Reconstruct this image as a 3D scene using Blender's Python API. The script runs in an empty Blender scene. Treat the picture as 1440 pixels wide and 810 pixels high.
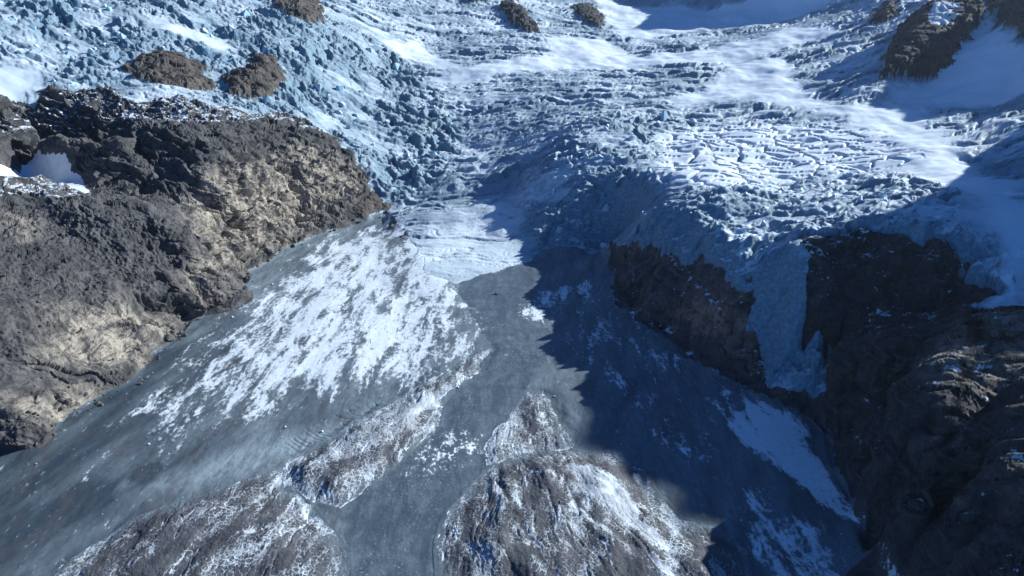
import bpy, bmesh, math, random, time
import numpy as np
T0 = time.time()
SC = bpy.context.scene
COL = SC.collection
R = math.radians

# ------------------------------------------------------------------ camera, sky, sun, exposure
PITCH = 21.0
CAM_H = 300.0
cam = bpy.data.cameras.new('camera')
cam.lens = 24.0
cam.sensor_width = 36.0
cam.clip_start = 1.0
cam.clip_end = 20000.0
cam_o = bpy.data.objects.new('camera', cam)
cam_o.location = (0, 0, CAM_H)
cam_o.rotation_euler = (R(90 - PITCH), 0, 0)
COL.objects.link(cam_o)
SC.camera = cam_o

SUN_AZ, SUN_EL = 66.0, 26.0          # degrees right of straight ahead, degrees above the horizon
world = bpy.data.worlds.new('World')
SC.world = world
world.use_nodes = True
wn = world.node_tree
sky = wn.nodes.new('ShaderNodeTexSky')
sky.sky_type = 'NISHITA'
sky.sun_disc = False
sky.sun_elevation = R(SUN_EL)
sky.sun_rotation = R(SUN_AZ)
sky.altitude = 2500
sky.air_density = 0.6
sky.dust_density = 0.0
sky.ozone_density = 6.0
bg = wn.nodes['Background']
bg.inputs['Strength'].default_value = 0.08
wn.links.new(sky.outputs['Color'], bg.inputs['Color'])

sun = bpy.data.lights.new('sun', 'SUN')
sun.energy = 5.0
sun.angle = R(0.5)
sun.color = (1.0, 0.86, 0.69)
sun_o = bpy.data.objects.new('sun', sun)
COL.objects.link(sun_o)
sun_o.rotation_euler = (R(90 - SUN_EL), 0, R(180 - SUN_AZ) - math.pi * 0)
SUN_DIR = np.array([math.sin(R(SUN_AZ)) * math.cos(R(SUN_EL)), math.cos(R(SUN_AZ)) * math.cos(R(SUN_EL)), math.sin(R(SUN_EL))])
from mathutils import Vector
sun_o.rotation_euler = Vector(-SUN_DIR).to_track_quat('-Z', 'Y').to_euler()
sun_o.location = tuple(SUN_DIR * 3000)

SC.view_settings.view_transform = 'Standard'
SC.view_settings.look = 'None'
SC.view_settings.gamma = 1.0
SC.view_settings.use_white_balance = True        # the camera's daylight setting, a little on the cool side
SC.view_settings.white_balance_temperature = 4900
SC.view_settings.white_balance_tint = 0
SC.view_settings.exposure = 0.78
SC.cycles.volume_bounces = 0
SC.cycles.max_bounces = 4
SC.cycles.diffuse_bounces = 1

# ------------------------------------------------------------------ noise
rng = np.random.RandomState(7)
PERM = np.concatenate([rng.permutation(256)] * 3).astype(np.int32)
G3 = rng.normal(size=(256, 3)).astype(np.float32)
G3 /= np.linalg.norm(G3, axis=1, keepdims=True)
ANG = rng.rand(256) * 2 * np.pi
G2 = np.stack([np.cos(ANG), np.sin(ANG)], 1).astype(np.float32)
RV = rng.rand(256).astype(np.float32)


def fade(t):
    return t * t * t * (t * (t * 6 - 15) + 10)


def perlin2(x, y, seed=0):
    x = np.asarray(x, np.float32) + np.float32(seed * 17.37)
    y = np.asarray(y, np.float32) + np.float32(seed * 9.71)
    xi = np.floor(x); yi = np.floor(y)
    fx = x - xi; fy = y - yi
    xi = xi.astype(np.int32) & 255; yi = yi.astype(np.int32) & 255
    u = fade(fx); v = fade(fy)
    def g(ix, iy, dx, dy):
        h = PERM[PERM[ix & 255] + (iy & 255)]
        return G2[h, 0] * dx + G2[h, 1] * dy
    a = g(xi, yi, fx, fy); b = g(xi + 1, yi, fx - 1, fy)
    c = g(xi, yi + 1, fx, fy - 1); d = g(xi + 1, yi + 1, fx - 1, fy - 1)
    return ((a + u * (b - a)) * (1 - v) + (c + u * (d - c)) * v) * 1.5


def perlin3(p, seed=0):
    x = p[:, 0].astype(np.float32) + np.float32(seed * 13.13); y = p[:, 1].astype(np.float32) + np.float32(seed * 7.77); z = p[:, 2].astype(np.float32) + np.float32(seed * 3.31)
    xi = np.floor(x); yi = np.floor(y); zi = np.floor(z)
    fx = x - xi; fy = y - yi; fz = z - zi
    xi = xi.astype(np.int32) & 255; yi = yi.astype(np.int32) & 255; zi = zi.astype(np.int32) & 255
    u = fade(fx); v = fade(fy); w = fade(fz)
    def g(a, b, c):
        h = PERM[PERM[PERM[(xi + a) & 255] + ((yi + b) & 255)] + ((zi + c) & 255)]
        q = G3[h]
        return q[:, 0] * (fx - a) + q[:, 1] * (fy - b) + q[:, 2] * (fz - c)
    def lx(b, c):
        a0 = g(0, b, c)
        return a0 + u * (g(1, b, c) - a0)
    def ly(c):
        a0 = lx(0, c)
        return a0 + v * (lx(1, c) - a0)
    a0 = ly(0)
    return (a0 + w * (ly(1) - a0)) * 1.5


def fbm2(x, y, o=4, seed=0, gain=0.5):
    s = 0; a = 1.0; f = 1.0
    for i in range(o):
        s = s + a * perlin2(x * f, y * f, seed + i * 3)
        a *= gain; f *= 2.03
    return s


def fbm3(p, o=4, seed=0, gain=0.5):
    s = 0; a = 1.0; f = 1.0
    for i in range(o):
        s = s + a * perlin3(p * f, seed + i * 3)
        a *= gain; f *= 2.03
    return s


def ridged3(p, o=4, seed=0, gain=0.5):
    s = 0; a = 1.0; f = 1.0
    for i in range(o):
        s = s + a * (1 - 2 * np.abs(perlin3(p * f, seed + i * 3)))
        a *= gain; f *= 2.07
    return s


def voronoi2(x, y, seed=0, jitter=0.9):
    """nearest distance, second distance, cell random (three), offset to the cell point"""
    x = np.asarray(x, np.float32) + seed * 31.7; y = np.asarray(y, np.float32) + seed * 11.9
    xi = np.floor(x).astype(np.int32); yi = np.floor(y).astype(np.int32)
    f1 = np.full(x.shape, 9.0, np.float32); f2 = f1.copy()
    idn = np.zeros(x.shape, np.int32); ox = np.zeros_like(f1); oy = np.zeros_like(f1)
    for a in (-1, 0, 1):
        for b in (-1, 0, 1):
            cx = xi + a; cy = yi + b
            h = PERM[PERM[cx & 255] + (cy & 255)]
            px = cx + 0.5 + (RV[h] - 0.5) * jitter
            py = cy + 0.5 + (RV[PERM[h + 77]] - 0.5) * jitter
            dx = x - px; dy = y - py
            d = np.sqrt(dx * dx + dy * dy)
            n = d < f1
            f2 = np.where(n, f1, np.minimum(f2, d))
            idn = np.where(n, h, idn); ox = np.where(n, dx, ox); oy = np.where(n, dy, oy)
            f1 = np.where(n, d, f1)
    return f1, f2, RV[PERM[idn + 13]], RV[PERM[idn + 101]], RV[PERM[idn + 199]], ox, oy


def sstep(a, b, x):
    t = np.clip((x - a) / (b - a), 0, 1)
    return t * t * (3 - 2 * t)


# ------------------------------------------------------------------ large shape of the valley
CP, SP = math.cos(R(PITCH)), math.sin(R(PITCH))


def ray(u, v):
    p = (405 - v) / 960.0
    den = CP + p * SP
    return (u - 720) / 960.0 / den, (-SP + p * CP) / den       # sideways per metre forward, rise per metre forward


# survey points: bearing given as a sight line (u, v) and its distance ahead in metres (third number), or 'z' = ground height
ZPTS = '''0 637 0,85 588 0,140 562 0,205 508 0,262 450 0,330 392 0,390 352 0,440 332 1,490 314 3,545 300 6,
0 810 0,200 810 0,400 810 0,600 810 0,800 810 0,1000 810 0,200 700 0,400 700 0,600 700 0,800 700 0,1000 700 0,100 640 0,300 600 0,500 600 3,
700 600 -2,850 600 0,1000 600 0,350 500 2,450 500 6,550 500 6,650 500 0,720 480 -2,800 500 0,900 500 0,430 430 6,520 420 8,600 420 6,700 420 -1,780 420 0,
350 430 2,450 370 4,540 340 6,610 370 7,
1150 545 0,1165 600 0,1180 650 0,1200 700 0,1240 760 0,1295 810 0,1080 640 0,1100 720 0,1080 580 0,970 482 1,1050 525 2,900 425 1,872 345 2,760 352 2,820 352 2,930 452 2,
850 400 1,900 460 2,760 380 1,-150 760 0,-300 810 0,-150 690 1'''
YPTS = '''0 450 524,0 560 462,60 520 505,120 470 565,0 380 590,0 300 690,150 400 640,200 440 655,200 350 720,110 340 690,250 400 705,250 380 730,340 340 880,350 300 925,
330 240 960,330 200 1030,330 165 1150,420 290 1040,420 240 1090,430 200 1180,420 170 1270,500 260 1165,490 228 1210,500 200 1290,540 270 1180,200 165 1110,0 150 1030,100 150 1120,
220 130 1200,300 130 1290,400 120 1420,250 100 1330,150 100 1260,0 110 1150,0 60 1260,0 10 1450,200 60 1400,200 20 1550,300 60 1500,300 20 1650,420 30 1760,420 80 1560,
500 50 1880,500 100 1650,450 150 1420,540 230 1270,560 180 1430,600 150 1580,550 100 1820,600 60 2080,600 20 2380,640 250 1210,650 200 1400,620 300 1050,600 350 925,560 300 1090,
680 340 950,700 300 1040,720 260 1140,720 100 1800,720 150 1540,720 200 1330,720 50 2150,720 10 2520,800 130 1600,840 70 2080,900 70 2100,900 45 2300,900 20 2650,900 0 2950,
1000 40 2330,1000 15 2650,960 100 1750,960 150 1470,760 240 1110,800 320 960,800 280 1010,800 240 1080,800 200 1190,850 170 1300,850 330 965,850 280 1000,850 240 1060,960 200 1190,
950 240 1030,900 220 1090,1000 200 1150,1100 230 1040,1100 190 1200,1100 150 1400,1100 100 1680,1100 50 2050,1100 15 2450,1200 200 1130,1200 240 960,1200 280 790,1200 310 680,1200 330 632,
1320 325 625,1300 250 860,1300 290 730,1300 200 1050,1300 150 1300,1300 118 1430,1250 100 1450,1200 100 1600,1200 50 1900,1200 10 2250,1400 150 1260,1400 100 1370,1400 200 1000,1400 250 820,
1400 300 680,880 300 960,880 265 985,905 390 765,905 340 800,905 300 870,905 265 950,930 410 690,930 360 735,930 310 810,930 265 915,960 400 690,960 350 740,960 300 800,
960 265 875,1000 450 615,1000 400 640,1000 350 680,1000 320 725,1000 285 800,1040 480 580,1040 430 600,1040 390 620,1040 360 650,1040 330 690,1040 295 775,1080 480 570,1080 430 585,
1080 390 605,1080 360 635,1080 330 675,1080 300 740,1080 270 850,1130 335 650,1130 310 710,1130 280 820,200 270 885,150 310 720,240 330 745,100 298 730,200 318 742,300 200 1000,
130 170 1080,200 240 960,260 222 955,285 222 940,300 260 890,270 290 850,270 255 885,280 330 790,1130 500 546,1130 450 550,1130 400 568,1130 360 590,1130 338 620,1100 500 546,
1100 450 562,1100 390 590,1100 350 625,1160 480 532,1160 430 548,1160 390 570,1160 350 600,1160 520 530,1200 340 602,1200 380 590,1200 412 572,1260 345 592,1260 380 580,1260 410 565,
1320 345 586,1320 380 575,1320 408 560,1400 400 535,1400 350 590,1440 420 520,1200 500 492,1180 540 505,1250 510 455,1220 550 458,1200 600 447,1250 550 435,1250 600 400,1250 650 366,
1250 720 352,1280 520 440,1300 490 452,1400 450 468,1440 442 470,1300 540 405,1300 580 368,1300 620 352,1300 700 320,1300 770 310,1340 500 420,1360 540 392,1360 580 362,1360 620 338,
1360 700 302,1360 780 280,1440 500 405,1440 560 352,1440 640 312,1440 720 280,1440 800 255,1400 540 385,1400 580 360,1310 20 1740,1300 60 1590,1360 50 1600,1440 0 1720,1400 40 1610,
1250 20 2000,1250 60 1760,1240 5 2150,200 195 970,250 190 970,150 215 940,165 190 940,130 200 960,100 195 970,60 195 985,60 215 1000,60 232 1060,130 236 1010,60 270 950,
20 250 1000,0 195 985,1200 425 562,1260 425 565,1320 425 555,1370 425 530,1230 450 545,1280 450 535,1200 470 525,1250 475 500,1310 460 500,1350 445 500,1300 490 455,1340 465 470'''
WPTS = '''-420 300 40,-560 330 110,-620 420 160,-700 600 190,-800 800 240,-1000 1000 300,-1300 1300 380,-1700 1700 500,-420 200 20,-200 180 0,0 180 0,150 180 0,250 200 55,310 230 95,420 300 112,480 400 118,560 430 130,
620 560 150,720 700 175,1009 931 505,1030 885 520,1050 840 518,1070 794 515,1090 748 508,1127 666 500,1150 610 490,993 968 430,968 1023 350,950 1090 290,1278 942 470,1221 1070 380,1350 780 470,1700 1190 700,850 980 195,1050 1200 260,740 850 160,830 640 230,760 720 185,1150 1400 320,1212 1460 415,1172 1560 420,1270 1380 410,1190 1680 440,1450 1700 400,1500 2000 470,1300 2480 520,1150 2700 690,1000 3000 640,700 3300 720,200 3500 640,-300 3200 600,-700 2700 520,-900 2200 460,-1000 1800 420,
1900 2000 560,1900 2700 700,1000 4000 900,0 4200 800,-1500 3500 800,-2200 2500 700,1500 700 260,1050 500 330,900 300 240,700 200 160,-900 300 200,-1100 500 260'''
pts = []
for t in ZPTS.replace('\n', '').split(','):
    u, v, z = map(float, t.split()); s, k = ray(u, v)
    y = (z - CAM_H) / k
    pts.append((s * y, y, z))
for t in YPTS.replace('\n', '').split(','):
    u, v, y = map(float, t.split()); s, k = ray(u, v)
    pts.append((s * y, y, CAM_H + k * y))
for t in WPTS.replace('\n', '').split(','):
    pts.append(tuple(map(float, t.split())))
pts = np.array(pts)
PQ = np.stack([pts[:, 0] / pts[:, 1], np.log(pts[:, 1])], 1)
RC = 0.012


def rbf_k(a, b):
    d2 = ((a[:, None, :] - b[None, :, :]) ** 2).sum(-1)
    return np.sqrt(d2 + RC * RC)


n = len(PQ)
A = np.zeros((n + 3, n + 3))
A[:n, :n] = -rbf_k(PQ, PQ) + np.eye(n) * 0.002
A[:n, n] = 1; A[:n, n + 1:] = PQ; A[n:, :n] = A[:n, n:].T
WT = np.linalg.solve(A, np.concatenate([pts[:, 2], np.zeros(3)]))
S0, S1, L0, L1 = -1.5, 2.2, math.log(150), math.log(4200)
NS, NL = 500, 560
gs = np.linspace(S0, S1, NS); gl = np.linspace(L0, L1, NL)
MACRO = np.zeros((NS, NL), np.float32)
for i in range(0, NS, 20):
    q = np.stack(np.meshgrid(gs[i:i + 20], gl, indexing='ij'), -1).reshape(-1, 2)
    MACRO[i:i + 20] = (-rbf_k(q, PQ) @ WT[:n] + WT[n] + q @ WT[n + 1:]).reshape(-1, NL)


def bil(grid, s, l):
    a = np.clip((s - S0) / (S1 - S0) * (NS - 1), 0, NS - 1.001); b = np.clip((l - L0) / (L1 - L0) * (NL - 1), 0, NL - 1.001)
    i = a.astype(np.int32); j = b.astype(np.int32); fa = a - i; fb = b - j
    return (grid[i, j] * (1 - fa) + grid[i + 1, j] * fa) * (1 - fb) + (grid[i, j + 1] * (1 - fa) + grid[i + 1, j + 1] * fa) * fb


def macro(x, y):
    return bil(MACRO, x / y, np.log(y))


def ground(u, v):
    """where the sight line (u, v) first meets the large shape"""
    s, k = ray(u, v)
    yy = np.exp(np.linspace(L0, L1, 3000))
    z = macro(s * yy, yy)
    hit = np.nonzero(z >= CAM_H + k * yy)[0]
    y = yy[hit[0]] if len(hit) else yy[-1]
    return s * y, y


def poly(txt):
    return np.array([ground(*map(float, t.split())) for t in txt.replace('\n', '').split(',')])


def sdist(pg, x, y, margin=120.0):
    """signed distance (metres, positive inside) to a closed outline on the map"""
    out = np.full(x.shape, -margin, np.float32)
    lo = pg.min(0) - margin; hi = pg.max(0) + margin
    m = np.nonzero((x > lo[0]) & (x < hi[0]) & (y > lo[1]) & (y < hi[1]))[0]
    if not len(m):
        return out
    px = x[m].astype(np.float32); py = y[m].astype(np.float32)
    d = np.full(px.shape, 1e9, np.float32); ins = np.zeros(px.shape, bool)
    k = len(pg)
    for i in range(k):
        ax, ay = pg[i]; bx, by = pg[(i + 1) % k]
        ex, ey = bx - ax, by - ay
        t = np.clip(((px - ax) * ex + (py - ay) * ey) / max(ex * ex + ey * ey, 1e-6), 0, 1)
        d = np.minimum(d, (px - ax - t * ex) ** 2 + (py - ay - t * ey) ** 2)
        if ay != by:
            c = ((ay > py) != (by > py)) & (px < (bx - ax) * (py - ay) / (by - ay) + ax)
            ins ^= c
    d = np.sqrt(d)
    out[m] = np.clip(np.where(ins, d, -d), -margin, 1e6)
    return out


# ------------------------------------------------------------------ adaptive map grid
NCOL, NROW = 1340, 1000
sc_ = np.concatenate([np.linspace(S0, -0.92, 60)[:-1], np.linspace(-0.92, 0.98, NCOL - 110), np.linspace(0.98, S1, 80)[1:]])
NCOL = len(sc_)
ll = np.linspace(math.log(160), math.log(4150), 1600)
yl = np.exp(ll)
prof = macro(sc_[:, None] * yl[None, :], np.broadcast_to(yl, (NCOL, len(yl))))
dz = np.diff(prof, axis=1); dy = np.diff(yl)[None, :]
w = np.sqrt((0.55 * dy) ** 2 + dz ** 2) / yl[None, 1:]
wy = np.interp(yl[1:], [160, 250, 300, 1500, 2400, 3000, 4200], [0.25, 0.5, 1, 1, 0.9, 0.35, 0.15])
w = w * wy[None, :]
k = np.ones(31) / 31
w = np.apply_along_axis(lambda r: np.convolve(np.pad(r, 15, mode='edge'), k, 'valid'), 0, w)
cw = np.concatenate([np.zeros((NCOL, 1)), np.cumsum(w, 1)], 1)
cw /= cw[:, -1:]
tt = np.linspace(0, 1, NROW)
YY = np.stack([np.interp(tt, cw[i], yl) for i in range(NCOL)])
XX = YY * sc_[:, None]
X = XX.ravel().astype(np.float32); Y = YY.ravel().astype(np.float32)
Z = macro(X, Y).astype(np.float32)
NV = len(X)
print('grid', NV, round(time.time() - T0, 1))

# warp used to make every outline natural
wx = (fbm2(X / 40, Y / 40, 4, 1) * 9 + fbm2(X / 9, Y / 9, 2, 11) * 2.2) * np.clip(Y / 800, 0.4, 2.0)
wyv = (fbm2(X / 40, Y / 40, 4, 2) * 9 + fbm2(X / 9, Y / 9, 2, 12) * 2.2) * np.clip(Y / 800, 0.4, 2.0)
wx2 = fbm2(X / 22, Y / 22, 3, 15) * 6; wy2 = fbm2(X / 22, Y / 22, 3, 16) * 6
XW, YW = X + wx, Y + wyv
XH, YH = X + wx * 0.35, Y + wyv * 0.35


def reg(txt, warp=1.0, margin=120.0):
    pg = poly(txt)
    if warp >= 2: return sdist(pg, X + wx * 1.9 + wx2, Y + wyv * 1.9 + wy2, margin)
    if warp >= 1: return sdist(pg, XW, YW, margin)
    if warp > 0.6: return sdist(pg, X + wx * 0.8 * np.clip(Y / 500, 0.5, 1), Y + wyv * 0.8 * np.clip(Y / 500, 0.5, 1), margin)
    if warp > 0: return sdist(pg, XH, YH, margin)
    return sdist(pg, X, Y, margin)


TOE_L = '0 637,40 610,85 588,140 562,185 533,205 508,240 480,262 450,300 420,330 392,350 380,390 352,440 332,490 312,545 298'
FLOOR = '-500 1000,-300 830,-150 735,' + TOE_L + ''',560 318,585 345,600 385,640 400,700 380,745 368,760 352,820 350,868 344,880 380,905 425,930 452,970 482,1040 524,1100 548,1150 548,1165 600,1180 650,1200 700,1240 760,1295 810,1400 950'''
d_floor = reg(FLOOR, 0.5)
d_left = reg('-600 760,-150 735,' + TOE_L + ''',530 280,518 262,500 225,470 190,425 168,400 158,350 162,300 152,250 138,200 150,150 125,100 128,70 118,45 150,0 135,-200 130,-600 120''')
d_left = d_left + 30 * sstep(3, 8, Z) * (X < -100) * (Y < 1050) * (d_left > -45)
d_r1 = reg('868 356,880 345,900 336,915 336,930 338,958 350,985 366,1020 382,1050 400,1072 435,1085 462,1085 490,1075 532,1040 524,970 482,930 452,905 425,885 385', 2)
d_r1 = d_r1 - 60 * sstep(0, 1, (Y - 860 + 0.9 * wx2) / 60) * (X < 260)
d_r2 = reg('1108 348,1135 335,1170 336,1200 326,1260 328,1300 340,1345 352,1365 372,1350 400,1325 414,1280 412,1240 420,1190 410,1165 398,1130 372', 2)
d_r3 = reg('1180 430,1240 418,1330 420,1400 440,1440 430,1700 400,1900 700,1700 1000,1400 950,1295 810,1240 760,1200 700,1180 650,1165 600,1150 548,1150 515,1200 470')
d_tongue_snow = reg('1080 345,1112 350,1155 400,1215 428,1205 455,1165 482,1150 545,1085 533,1078 490,1082 430,1055 370') + 6
d_scree_r = reg('850 347,872 340,905 420,970 480,1040 522,1150 545,1170 620,1135 580,1060 550,1000 520,940 478,870 440,862 390')
OUT = [
    ('170 98,215 75,250 78,290 95,302 125,270 132,230 122,190 114', 16, 'broad brown rock outcrop ringed by blue ice above the left slope', 'warm'),
    ('312 108,345 100,355 78,385 84,400 110,382 132,345 140,318 130', 20, 'steep dark rock outcrop split from the ice just right of the broad brown one', 'warm'),
    ('380 -8,440 -8,457 25,452 38,420 30,392 14', 20, 'slanting dark rock rib at the top edge of the left icefall', 'warm'),
    ('486 301,505 282,530 275,549 284,542 298,515 306', 7, 'low pale rock knoll where the tan buttress meets the grey floor and the ice', 'warm'),
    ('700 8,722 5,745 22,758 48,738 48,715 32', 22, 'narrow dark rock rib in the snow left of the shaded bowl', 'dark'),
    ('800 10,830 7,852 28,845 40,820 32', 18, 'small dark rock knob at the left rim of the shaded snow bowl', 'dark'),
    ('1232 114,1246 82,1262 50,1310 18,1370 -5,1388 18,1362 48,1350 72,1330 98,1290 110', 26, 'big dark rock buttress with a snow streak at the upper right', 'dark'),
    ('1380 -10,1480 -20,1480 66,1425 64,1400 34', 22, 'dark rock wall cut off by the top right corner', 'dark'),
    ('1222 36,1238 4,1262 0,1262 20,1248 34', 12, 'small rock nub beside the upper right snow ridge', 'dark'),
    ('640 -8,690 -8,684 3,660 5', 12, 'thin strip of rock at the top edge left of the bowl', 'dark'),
]
d_out = [reg(o[0], 1.0) for o in OUT]
MND = [
    ('690 490,660 528,622 560,616 600,590 622,560 650,515 688,482 716,440 708,408 682,403 655,440 634,480 610,530 580,560 565,590 545,640 515', 7, 24, 'long low rock ridge speckled with snow, running between the grey ice and the channel'),
    ('60 870,85 800,115 778,180 732,250 706,330 682,375 664,398 662,412 690,440 722,470 746,486 780,490 870', 5, 36, 'snow-streaked rock mound cut off by the bottom left edge'),
    ('738 552,772 562,794 600,802 632,765 636,720 642,686 656,680 632,702 602', 4, 30, 'small pointed rock knoll with a white snow cap at the shadow edge'),
    ('612 880,618 760,630 715,655 688,700 652,760 634,830 640,872 640,905 664,955 735,1005 745,1045 772,1085 880', 10, 45, 'biggest grooved rock dome with snow-filled gullies at the bottom centre'),
]
d_mnd = [reg(m[0], 0.8) for m in MND]
d_river = reg('745 368,700 382,650 392,640 402,662 440,690 490,655 535,620 575,616 605,560 655,510 695,478 722,488 770,490 880,612 880,618 760,640 705,690 650,700 610,735 552,762 520,775 470,740 450,760 400,780 368', 0.5)
d_patch = [reg('-40 224,40 228,75 222,95 215,100 240,118 256,128 276,95 264,60 256,20 250,-40 244', 0.5)]
# ice character
d_ser = np.maximum.reduce([
    reg('735 320,740 240,790 185,880 158,1000 165,925 190,925 245,880 268,872 340,760 352'),
    reg('925 246,1000 262,1150 248,1240 238,1300 240,1390 272,1400 310,1340 342,1200 334,1100 345,1000 340,990 300'),
    reg('1000 335,1085 345,1150 400,1200 430,1150 545,1090 535,1080 490,1060 370'),
    reg('-300 -20,360 -20,470 40,570 80,650 160,640 240,560 290,520 265,500 225,440 170,330 158,170 98,-300 112')])
d_crk = reg('925 190,1000 178,1150 172,1240 186,1300 222,1240 240,1150 248,1000 264,928 246')
d_smooth = np.maximum.reduce([
    reg('600 112,690 88,770 78,772 55,850 55,900 78,1000 68,1120 36,1190 42,1120 62,1060 84,940 92,800 96,720 100,650 122'),
    reg('1025 85,1110 80,1118 108,1150 136,1200 150,1255 140,1295 155,1330 185,1390 250,1460 300,1460 420,1385 430,1398 330,1340 268,1280 240,1225 212,1185 165,1100 152,1040 142,960 148,925 142,1000 120'),
    reg('820 -20,1200 -20,1130 22,1000 40,950 50,900 56,862 46,845 10'),
    reg('1240 118,1300 112,1350 72,1390 20,1420 65,1460 72,1460 128,1330 150,1285 152'),
    reg('-40 84,50 96,70 128,40 148,-40 140'), reg('525 52,590 60,680 110,640 106,570 80'), reg('200 20,330 60,300 68,210 40')])
d_fan = reg('560 360,600 335,630 290,700 280,745 340,748 368,700 380,640 398,595 384')
d_ramp = reg('560 300,600 240,650 190,735 250,740 330,700 380,600 385,560 340')
print('regions', round(time.time() - T0, 1))

# ------------------------------------------------------------------ relief
# region ids
FLOOR_, RIVER_, GLAC_, LEFT_, R1_, R2_, R3_, SCREE_, PATCH_, OUT_, MND_ = 0, 1, 2, 3, 4, 5, 6, 7, 20, 30, 50
rid = np.full(NV, GLAC_, np.int32)
rid[d_floor > 0] = FLOOR_
rid[(d_river > 0) & (d_floor > 0)] = RIVER_
rid[d_scree_r > 0] = SCREE_
rid[d_r3 > 0] = R3_
rid[d_r1 > 0] = R1_
rid[d_r2 > 0] = R2_
rid[d_tongue_snow > 0] = GLAC_
rid[(rid == GLAC_) & (d_r2 > -30) & (d_r3 > -30) & (X > 200)] = R3_
rid[d_left > 0] = LEFT_
for i, d in enumerate(d_out): rid[d > 0] = OUT_ + i
for i, d in enumerate(d_patch): rid[d > 0] = PATCH_ + i
for i, d in enumerate(d_mnd): rid[d > 0] = MND_ + i
rid[(rid == GLAC_) & (X < -100) & (Y < 1060) & (d_floor > -45) & (d_left > -28)] = LEFT_
rid[(rid == GLAC_) & (X > 140) & (Y < 760) & (d_floor > -40) & (d_tongue_snow < -12)] = SCREE_
rid[(rid == FLOOR_) & (X > 140) & (Z > 5)] = SCREE_
shore = (rid == FLOOR_) & (X < -100) & (Z > 4.5) & (d_left > -50) & (Y < 1000)
rid[shore] = LEFT_
d_shore = np.where((rid == LEFT_) & (X < -100), d_floor, -99)
off = (X < -1.0 * Y) & (rid == GLAC_) & (Y < 1200)
rid[off] = LEFT_

# mounds and outcrops raise the large shape
for (o, h, *_), d in zip(OUT, d_out):
    Z += h * (0.55 * sstep(-4, 16, d) + 0.55 * sstep(0, 60, d))
for (m, h, wd, *_), d in zip(MND, d_mnd):
    t = np.clip(d / wd, 0, 1)
    Z += np.where(d > -3, h * sstep(-0.12, 1, t) * (0.85 + 0.25 * fbm2(X / 25, Y / 40, 2, 31)), 0)

Z = Z - 13 * sstep(-6, 14, d_r1)
d_lip = np.maximum(d_r1, d_r2)                    # the ice ends in a wall above the cliffs
lipw = sstep(-70, -10, d_lip) * (rid == GLAC_) * sstep(0, 14, -d_tongue_snow) * sstep(5, 30, -d_floor) * sstep(-3, 3, -d_lip)
Z = Z + 11 * lipw * (0.75 + 0.6 * fbm2(X / 25, Y / 25, 3, 221))
Z = (Z - (Z - (4.0 * np.tanh(Z / 22) + 1.2 * fbm2(X / 120, Y / 160, 2, 191))) * np.clip((d_floor + 1) / (5 + 75 * sstep(-130, -20, d_fan)), 0, 1) * sstep(-2, -14, np.maximum.reduce(d_mnd))).astype(np.float32)
rock = np.maximum.reduce([d_left, d_r1, d_r2, d_r3] + d_out)
rock = np.where(d_tongue_snow > 0, -d_tongue_snow, rock)
for d in d_patch: rock = np.minimum(rock, -d)
w_rock = sstep(-2, 9, rock)
w_floor = sstep(-3, 3, d_floor) * (1 - w_rock)
w_ice = np.clip(1 - w_rock - w_floor, 0, 1)
for d in d_patch: w_ice = np.where(d > -6, 0, w_ice)

def soft(txt, a, b, warp=1.0):
    return sstep(a, b, reg(txt, warp, max(120.0, -a + 1)))


scree = np.maximum.reduce([
    soft('-200 330,0 290,120 298,250 318,285 350,270 390,235 400,200 430,150 470,60 500,0 540,-200 600', -12, 20),
    soft('0 620,60 580,120 552,180 528,185 540,140 565,85 592,40 615,0 642', -4, 6),
    soft('0 640,40 612,85 590,140 564,185 535,205 510,190 500,150 530,90 560,0 600', -3, 5),
    soft('440 325,480 295,515 265,530 285,540 300,490 315', -4, 8)])
# macro normal
P = np.stack([X, Y, Z], 1).reshape(NCOL, NROW, 3)


def normals(P):
    du = np.gradient(P, axis=0); dv = np.gradient(P, axis=1)
    N = np.cross(du, dv)
    N /= np.linalg.norm(N, axis=2, keepdims=True) + 1e-9
    return N


N0 = normals(P).reshape(-1, 3)
# --- rock relief along the normal
D = np.zeros(NV, np.float32)
m = np.nonzero(w_rock > 0.01)[0]
pr = np.stack([X[m], Y[m], Z[m]], 1).astype(np.float32)
sc = np.clip(Y[m] / 800, 0.45, 1.6).astype(np.float32)
warp = np.stack([fbm3(pr / 30, 2, 41), fbm3(pr / 30, 2, 45), fbm3(pr / 30, 2, 49)], 1) * 7
q = pr + warp
left = (X[m] < 0)
big = ridged3(q / np.array([80, 80, 60], np.float32), 2, 51) * 8.0
# beds: a stack of dipping layers, each with a step at its lip
tl = np.where(left, q[:, 2] * 0.80 + q[:, 0] * 0.38 + q[:, 1] * 0.22, q[:, 2] * 0.70 - q[:, 0] * 0.5 - q[:, 1] * 0.30)
patch = sstep(-0.3, 0.4, fbm3(pr / 60, 2, 57))
def beds(t, lam, seed):
    a = t / lam + 0.9 * perlin3(q / 50, seed)
    f = a - np.floor(a)
    return np.where(f < 0.78, f / 0.78, (1 - f) / 0.22) - 0.5
bd = beds(tl, 21.0, 59) * 8.0 + beds(tl, 8.5, 61) * 2.2
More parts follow.
